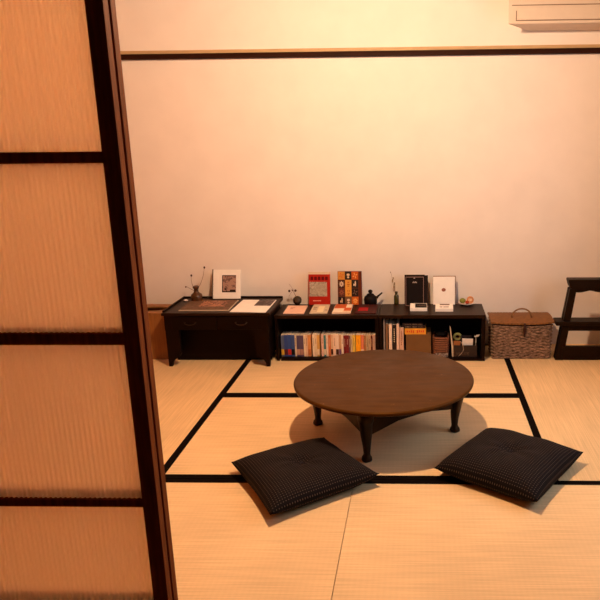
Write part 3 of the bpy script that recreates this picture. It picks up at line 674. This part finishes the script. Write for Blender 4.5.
def label_box(name, u0, u1, vt0, vt1, vf, dark, lab):
    zt = BZ_+.021
    q = [atz(u0, vt1, zt), atz(u1, vt1, zt), atz(u1, vt0, zt), atz(u0, vt0, zt)]
    q[3].x += .002; q[2].x -= .002
    o = obj(name, slab(bmesh.new(), q, (0, 0, -.0207)), PAPER, bevel=.0012); tag(o, lab, 'card box', 'white card boxes on the bookcase')
    P = lambda a, b, e=0: q[0]*(1-a)*(1-b)+q[1]*a*(1-b)+q[2]*a*b+q[3]*(1-a)*b+Vector((0, 0, e))
    return o, P
o, P = label_box('white_card_box', 410.0, 427.3, 303.2, 308.2, 312, True, 'small white box with a black label in front of the black card')
patch('black_label', P, [(.30, .97, .12, .92)], colr((26, 22, 22), .3), o, label='black label')
patch('label_text', P, [(.42+.1*k, .48+.1*k, .45, .6) for k in range(5)], colr((150, 120, 106)), o, .0012)
o, P = label_box('white_card_box', 435.3, 453.2, 303.8, 308.6, 312, True, 'small white box with thin dark lines in front of the white card')
patch('dark_line', P, [(.24, .80, .72, .95), (.24, .40, .28, .40), (.45, .75, .28, .40)], colr((110, 84, 74)), o, label='thin dark printed lines')

o, P = leaning('white_card', 433.2, 455.0, 277.2, 304.6, BZ_, .033, .016, PAPER, 'white card with a copper rosette leaning on the wall beside the small dish', 'card')
bm = bmesh.new()
for k in range(8):
    q = 2*PI*k/8
    slab(bm, [P(.48+.055*math.cos(q)+.045*math.cos(j), .53+.035*math.sin(q)+.03*math.sin(j), .0008) for j in [2*PI*i/8 for i in range(8)]], P(0, 0, 0)-P(0, 0, .0006))
obj('rosette', bm, colr((176, 104, 76)), o, label='copper coloured rosette')
obj('backing', slab(bmesh.new(), [P(.0, .0, -.0162), P(1.035, .0, -.0162), P(1.035, 1.03, -.0162), P(.0, 1.03, -.0162)], P(0, 0, -.004)-P(0, 0, 0)), colr((150, 118, 96)), o, label='brown backing board')

p = atz(466.5, 304.6, BZ_)
t = thing('small_dish', 'small white dish holding dried fruit at the right end of the bookcase', 'dish', p)
obj('dish', lathe(bmesh.new(), [(0, .0003), (.026, .0003), (.030, .003), (.050, .010), (.055, .0155), (.053, .0165), (.030, .006), (0, .0045)], p, 36), colr((232, 218, 206), .3), t)
fr = [((-.026, .006, .026), (.021, .018, .017), (132, 136, 60), 'green fruit', 'small green fruit in the white dish, leftmost of its fruit'), ((.003, -.016, .020), (.013, .012, .012), (178, 70, 40), 'red fruit', 'small red fruit at the front of the white dish')]
for d, r, c, nm, lab in fr:
    o = obj(nm.replace(' ', '_'), blob(bmesh.new(), p+Vector(d), r, 3), colr(c, .5)); tag(o, lab, 'fruit')
c0 = p+Vector((.025, .008, .031))
bm = bmesh.new(); tube(bm, [c0+Vector((.0185*math.cos(q), 0, .0185*math.sin(q))) for q in [2*PI*i/24 for i in range(24)]], .006, 8, closed=True)
o = obj('dried_citrus_ring', bm, colr((226, 156, 100), .5)); tag(o, 'orange dried citrus ring standing at the right of the white dish', 'fruit')
obj('citrus_core', blob(bmesh.new(), c0, (.0125, .004, .0125), 2), colr((240, 206, 170)), o, label='pale citrus core')

# ------------------------------------------------------------------ wicker basket
yk = 4.042; X0, X1 = at(490.5, 350, yk).x, at(553, 350, yk).x; kz = at(520, 323.5, yk).z
t = thing('wicker_basket', 'lidded wicker basket with a loop handle between the bookcase and the stool', 'basket', ((X0+X1)/2, yk+.11, 0))
mx, my, hx, hy = (X0+X1)/2, yk+.118, (X1-X0)/2-.005, .112
def ringpt(q, ex, ey, p_=.28):
    c_, s_ = math.cos(q), math.sin(q)
    return ex*math.copysign(abs(c_)**p_, c_), ey*math.copysign(abs(s_)**p_, s_)
def perim(ex, ey, n):
    # even spacing around a rounded rectangle
    r = .02; pts = []
    segs = []
    import itertools
    for (cx_, cy_, a0) in ((ex-r, ey-r, 0), (-(ex-r), ey-r, PI/2), (-(ex-r), -(ey-r), PI), (ex-r, -(ey-r), 1.5*PI)):
        for k in range(5): segs.append((cx_+r*math.cos(a0+PI/8*k), cy_+r*math.sin(a0+PI/8*k)))
    L = [0]
    for a, b in zip(segs, segs[1:]+segs[:1]): L.append(L[-1]+math.hypot(b[0]-a[0], b[1]-a[1]))
    for i in range(n):
        d = L[-1]*i/n; j = max(k for k in range(len(segs)) if L[k] <= d); a = segs[j]; b = segs[(j+1) % len(segs)]
        f = (d-L[j])/(L[j+1]-L[j]+1e-9); pts.append((a[0]+(b[0]-a[0])*f, a[1]+(b[1]-a[1])*f))
    return pts
bm = bmesh.new(); NR = 21; NP = 108
for k in range(NR):
    f = k/(NR-1); z = .008+(kz-.024)*f; ex, ey = hx*(.985+.02*f)-.004, hy*(.97+.03*f)-.004
    sag = lambda x: -.010*f*(1-(x/hx)**2)
    pp = perim(ex, ey, NP); ring = []
    for i, (x, y) in enumerate(pp):
        w_ = .0032*math.sin(i*PI/3+PI*(k % 2)); l = math.hypot(x/ex, y/ey)
        nx, ny = (x/ex, y/ey); m_ = max(abs(nx), abs(ny)); dx_ = w_*(1 if nx > .93 else -1 if nx < -.93 else 0); dy_ = w_*(1 if ny > .88 else -1 if ny < -.88 else 0)
        ring.append((mx+x+dx_, my+y+dy_, z+sag(x)+random.uniform(-.0008, .0008)))
    tube(bm, ring, .0044, 6, closed=True)
WICK = mat('wicker', (146, 116, 94), .7, .8, 55, (1, 1, 3), bump=.3, spec=.2)
obj('woven_body', bm, WICK, t)
bm = bmesh.new(); box(bm, mx-hx+.012, mx+hx-.012, my-hy+.012, my+hy-.012, .002, kz-.006); obj('shade_core', bm, colr((40, 22, 14)), t)  # solid dark filling, coloured to give the shade in weave and lid gaps
# lid: woven strips, front edge dips in the middle
bm = bmesh.new(); nx_, ny_ = 40, 14; lz = kz+.008; G = []
for j in range(ny_+1):
    G.append([])
    for i in range(nx_+1):
        x = -hx-.006+(2*hx+.012)*i/nx_; y = -hy-.008+(2*hy+.01)*j/ny_
        z = lz+.012*math.cos(PI*y/(2.4*hy))-.010*(1-(x/hx)**2)*(1-j/ny_)+.0016*((i+j) % 2)
        G[-1].append((mx+x, my+y, z))
for dz in (0, -.010):
    vv = [[bm.verts.new((a, b, c_+dz)) for a, b, c_ in r] for r in G]
    for j in range(ny_):
        for i in range(nx_):
            q = (vv[j][i], vv[j][i+1], vv[j+1][i+1], vv[j+1][i]); bm.faces.new(q if dz == 0 else q[::-1])
    if dz == 0: va = vv
def rim(r): return [r[0][i] for i in range(nx_+1)]+[r[j][nx_] for j in range(1, ny_+1)]+[r[ny_][i] for i in range(nx_-1, -1, -1)]+[r[j][0] for j in range(ny_-1, 0, -1)]
ra, rb = rim(va), rim(vv)
for i in range(len(ra)): bm.faces.new((ra[i], rb[i], rb[(i+1) % len(ra)], ra[(i+1) % len(ra)]))
bmesh.ops.recalc_face_normals(bm, faces=bm.faces)
obj('lid', bm, mat('wicker_lid', (126, 80, 36), .6, .45, 60, (1, 4, 1), bump=.3), t, label='lighter orange woven lid')
hc = at(521.5, 314, my-.02)
hp = []
for k in range(15):
    q = PI*k/14; hp.append((hc.x+.064*math.cos(q), my-.03, lz+.008+.058*math.sin(q)))
obj('handle', tube(bmesh.new(), hp, .0052, 8), mat('handle_cane', (140, 100, 60), .55, .2, 50), t, label='arched cane handle')
c = at(524.5, 332, yk-.004)
bm = tube(bmesh.new(), [(c.x, yk-.004, lz-.006), (c.x, yk-.007, c.z+.01), (c.x, yk-.006, c.z-.03)], [.006, .009, .005], 8)
obj('clasp', bm, colr((52, 26, 18)), t, label='dark toggle clasp')

# ------------------------------------------------------------------ stepped stool on the right
sy0, sy1 = 4.03, 4.10; SX0 = at(566.3, 278, sy1).x; SXC = 1.125; sw = SXC-SX0
sz = at(580, 277.3, sy1).z
t = thing('step_stool', 'dark wooden stool with splayed legs and a lower step at the right edge', 'stool', (SXC, 4.085, 0))
zs1 = at(570, 287, sy0).z
prof = [(-sw, sz), (-sw, sz-.012), (-sw+.012, zs1-.004), (-sw+.024, zs1-.014), (sw-.024, zs1-.014), (sw-.012, zs1-.004), (sw, sz-.012), (sw, sz)]
obj('seat', slab(bmesh.new(), [(SXC+x, sy0-.006, z) for x, z in prof], (0, sy1-sy0+.008, 0)), STOOLW, t, bevel=.003)
# scalloped apron boards below the seat
ztop = zs1-.012; n = 40; pts = [(-sw+.03, ztop), (sw-.03, ztop)]
for i in range(n+1):
    x = sw-.045-(2*sw-.09)*i/n; pts.append((x, ztop-.013-.012*abs(math.cos(PI*1.5*(x/sw)))**1.5*(-1 if False else 1)))
for y in (sy0+.006, sy1-.022): obj('apron', slab(bmesh.new(), [(SXC+x, y, z) for x, z in pts], (0, .016, 0)), STOOLW, t)
spl = at(571, 290, sy0).x-at(558.6, 357, sy0).x
zst = at(575, 320.5, sy0-.0).z; zst0 = at(575, 331, sy0).z
for sx in (-1, 1):
    for y in (sy0, sy1-.03):
        xt, xb = SXC-sx*(SXC-at(573.5, 290, sy0).x), SXC-sx*(SXC-at(559.2, 357, sy0).x)
        bm = bmesh.new(); w0, w1 = .021, .0245
        a = [bm.verts.new(p_) for p_ in ((xb-w1, y, 0), (xb+w1, y, 0), (xb+w1, y+.03, 0), (xb-w1, y+.03, 0))]
        b = [bm.verts.new(p_) for p_ in ((xt-w0, y, zs1-.013), (xt+w0, y, zs1-.013), (xt+w0, y+.03, zs1-.013), (xt-w0, y+.03, zs1-.013))]
        bm.faces.new(a[::-1]); bm.faces.new(b)
        for k in range(4): bm.faces.new((a[k], a[(k+1) % 4], b[(k+1) % 4], b[k]))
        obj('leg', bm, STOOLW, t, bevel=.002)
hw = SXC-at(557, 318, sy0-.03).x
obj('step', B(SXC-hw, SXC+hw, sy0-.02, sy1+.02, zst-.03, zst-.004), STOOLW, t, bevel=.004)
xi = SXC-at(568, 326, sy0).x
obj('step_apron', B(SXC-xi-.02, SXC+xi+.02, sy0+.004, sy0+.024, zst0, zst-.03), STOOLW, t)
zr = at(575, 346.3, sy0).z
obj('lower_rail', B(at(562, 352, sy0).x, 2*SXC-at(562, 352, sy0).x, sy0-.004, sy0+.02, .004, zr), STOOLW, t, bevel=.002)

# ------------------------------------------------------------------ low round table
TZ = .272
pl_, pr_ = atz(294.6, 382, TZ-.008), atz(473, 382, TZ-.008); pf, pn = atz(384, 348.3, TZ), atz(384, 414.5, TZ)
tcx = (pl_.x+pr_.x)/2; tcy = (pf.y+pn.y)/2; RT = .25*((pr_.x-pl_.x)+(pf.y-pn.y))-.002
t = thing('round_table', 'low round dark brown table with four turned legs on the tatami', 'table', (tcx, tcy, 0))
def table_wood():
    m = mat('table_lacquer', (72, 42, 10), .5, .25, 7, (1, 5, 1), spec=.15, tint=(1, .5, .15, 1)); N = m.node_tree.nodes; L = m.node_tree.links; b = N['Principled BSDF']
    base = [n for n in N if n.type == 'VALTORGB'][0]
    tc = N.new('ShaderNodeTexCoord'); vo = N.new('ShaderNodeTexNoise'); vo.inputs['Scale'].default_value = 34; vo.inputs['Detail'].default_value = 8; vo.inputs['Roughness'].default_value = .75
    L.new(tc.outputs['Object'], vo.inputs['Vector'])
    rp = N.new('ShaderNodeValToRGB'); rp.color_ramp.elements[0].position = .64; rp.color_ramp.elements[1].position = .70
    rp.color_ramp.elements[0].color = (0, 0, 0, 1); rp.color_ramp.elements[1].color = (1, 1, 1, 1)
    L.new(vo.outputs['Fac'], rp.inputs['Fac'])
    mx_ = N.new('ShaderNodeMix'); mx_.data_type = 'RGBA'; L.new(rp.outputs['Color'], mx_.inputs['Factor'])
    L.new(base.outputs['Color'], mx_.inputs['A']); mx_.inputs['B'].default_value = lin((140, 96, 56))
    L.new(mx_.outputs['Result'], b.inputs['Base Color'])
    nz = N.new('ShaderNodeTexNoise'); nz.inputs['Scale'].default_value = 9; L.new(tc.outputs['Object'], nz.inputs['Vector'])
    mr = N.new('ShaderNodeMapRange'); mr.inputs['To Min'].default_value = .3; mr.inputs['To Max'].default_value = .55
    L.new(nz.outputs['Fac'], mr.inputs['Value']); L.new(mr.outputs['Result'], b.inputs['Roughness'])
    return m
TW = table_wood()
obj('tabletop', lathe(bmesh.new(), [(0, TZ), (RT-.012, TZ), (RT-.004, TZ-.002), (RT, TZ-.008), (RT-.002, TZ-.016), (RT-.012, TZ-.022), (RT-.10, TZ-.030), (0, TZ-.030)], (tcx, tcy, 0), 96), TW, t)
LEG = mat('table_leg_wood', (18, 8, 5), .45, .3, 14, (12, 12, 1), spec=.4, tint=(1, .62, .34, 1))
lp = [atz(317.5, 424, 0), atz(367.5, 459.5, 0), atz(370.5+85, 431, 0)]
ctr = (lp[0]+lp[2])/2; lp.append(2*ctr-lp[1]); lp.append
# legs pulled to a common radius around the table centre
dirs = []
for q in lp:
    d = Vector((q.x-tcx, q.y-tcy, 0)); dirs.append(d)
R0 = sum(d.length for d in dirs)/4
prof = [(TZ-.030, .033), (TZ-.075, .033), (TZ-.085, .029), (TZ-.10, .027), (.12, .0225), (.07, .0165), (.035, .0135), (.026, .015), (.018, .020), (.006, .022), (0, .020)]
LP = []
for q, d in zip(lp, dirs):
    r_ = .5*d.length+.5*R0; c = Vector((tcx, tcy, 0))+d.normalized()*r_; LP.append(c)
    bm = bmesh.new(); ang = math.atan2(d.y, d.x)+PI/4; rings = []
    for z, r in prof:
        k = 1.0; off = d.normalized()*(.010*max(0, 1-abs(z-.19)/.08)-.004*max(0, 1-abs(z-.05)/.06))
        rings.append([bm.verts.new(c+off+Vector((r*math.copysign(abs(math.cos(a))**.6, math.cos(a))*math.cos(ang)-r*math.copysign(abs(math.sin(a))**.6, math.sin(a))*math.sin(ang),
                                              r*math.copysign(abs(math.cos(a))**.6, math.cos(a))*math.sin(ang)+r*math.copysign(abs(math.sin(a))**.6, math.sin(a))*math.cos(ang), z))) for a in [2*PI*i/16 for i in range(16)]])
    for a, b in zip(rings, rings[1:]):
        for i in range(16):
            f = bm.faces.new((a[i], b[i], b[(i+1) % 16], a[(i+1) % 16])); f.smooth = True
    bm.faces.new(rings[-1]); bm.faces.new(rings[0][::-1]); bmesh.ops.recalc_face_normals(bm, faces=bm.faces)
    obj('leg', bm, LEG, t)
order = sorted(range(4), key=lambda i: math.atan2(LP[i].y-tcy, LP[i].x-tcx))
for i in range(4):
    a, b = LP[order[i]], LP[order[(i+1) % 4]]; d = (b-a).normalized(); nrm = Vector((-d.y, d.x, 0))*.009
    a2, b2 = a+d*.02, b-d*.02; L_ = (b2-a2).length; pts = []
    for z in (0,): pts = [(0, TZ-.03), (L_, TZ-.03), (L_, TZ-.150), (L_-.03, TZ-.146), (L_-.08, TZ-.136), (L_-.15, TZ-.122), (.15, TZ-.122), (.08, TZ-.136), (.03, TZ-.146), (0, TZ-.150)]
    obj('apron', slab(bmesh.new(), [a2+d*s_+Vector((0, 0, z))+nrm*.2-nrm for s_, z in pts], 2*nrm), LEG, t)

# ------------------------------------------------------------------ floor cushions
DOTS = pattern('navy_dotted_cloth', 'dots', (17, 12, 13), (84, 70, 62), 44, rough=.85, thr=.17)
DOTS.node_tree.nodes['Principled BSDF'].inputs['Specular IOR Level'].default_value = .15
def cushion(corners, lab, top=.105):
    # corners: L, far, R, near (world xy with the height of the tip)
    A, D_, C_, B_ = [Vector(c) for c in corners]       # A left, D far, C right, B near
    n = 44; bm = bmesh.new(); uvl = bm.loops.layers.uv.new('uv')
    def pos(i, j, side):
        s, q = i/n, j/n; u, v = 2*s-1, 2*q-1
        base = A*(1-s)*(1-q)+B_*s*(1-q)+C_*s*q+D_*(1-s)*q; ctr = (A+B_+C_+D_)/4
        # edges bow in between the corner tips
        pin = .045*((1-u*u)*v*v+(1-v*v)*u*u); base = base+(ctr-base)*pin
        e = max(0, (1-u**4))**.55*max(0, (1-v**4))**.55
        tipz = base.z; edge = .042+(tipz-.042)*(u*u*v*v)**2
        rr = math.hypot(u, v)
        if side > 0:
            h = edge+(top-.042)*e-.020*math.exp(-(rr/.13)**2)-.008*math.exp(-(rr/.4)**2)
            h += .0025*math.sin(9*u+2*v)*math.sin(7*v-1)*e+.003*math.exp(-(rr/.45)**2)*math.cos(8*math.atan2(v, u+1e-6))
        else:
            h = max(.0022, edge-.052*e)
        return Vector((base.x, base.y, h))
    top_, bot = {}, {}
    for i in range(n+1):
        for j in range(n+1):
            top_[i, j] = bm.verts.new(pos(i, j, 1))
            bot[i, j] = top_[i, j] if i in (0, n) or j in (0, n) else bm.verts.new(pos(i, j, -1))
    for i in range(n):
        for j in range(n):
            for g, o_ in ((top_, 1), (bot, -1)):
                idx = [(i, j), (i+1, j), (i+1, j+1), (i, j+1)]
                if o_ < 0: idx = idx[::-1]
                f = bm.faces.new([g[k] for k in idx]); f.smooth = True
                for l, k in zip(f.loops, idx): l[uvl].uv = (k[0]/n, k[1]/n)
    ctr = (A+B_+C_+D_)/4
    bmesh.ops.recalc_face_normals(bm, faces=bm.faces)
    r = thing('floor_cushion', lab, 'cushion', (ctr.x, ctr.y, 0), 'floor cushions before the table')
    obj('cover', bm, DOTS, r)
    h0 = pos(n//2, n//2, 1)
    bm = bmesh.new()
    for k in range(3):
        q = PI*k/3+.3; tube(bm, curve(h0+Vector((-.016*math.cos(q), -.016*math.sin(q), .002)), h0+Vector((.016*math.cos(q), .016*math.sin(q), .002)), (0, 0, .003), 6), .0016, 5)
    obj('tuft', bm, colr((30, 28, 36)), r, label='stitched centre tuft')
def tip(u, v, z): return atz(u, v, z)
cushion([tip(231, 462, .05), tip(324, 437, .055), tip(379.5, 473.5, .058), tip(270, 515, .045)], 'navy dotted floor cushion on the left, nearer the sliding door')
cushion([tip(433.5, 468, .045), tip(487, 428, .05), tip(583.5, 452, .058), tip(537, 502, .05)], 'navy dotted floor cushion on the right, nearer the stool', .115)

# ------------------------------------------------------------------ view
v = bpy.context.scene.view_settings
v.view_transform = 'Standard'; v.look = 'None'; v.gamma = 1; v.use_curve_mapping = False; v.exposure = 2.05
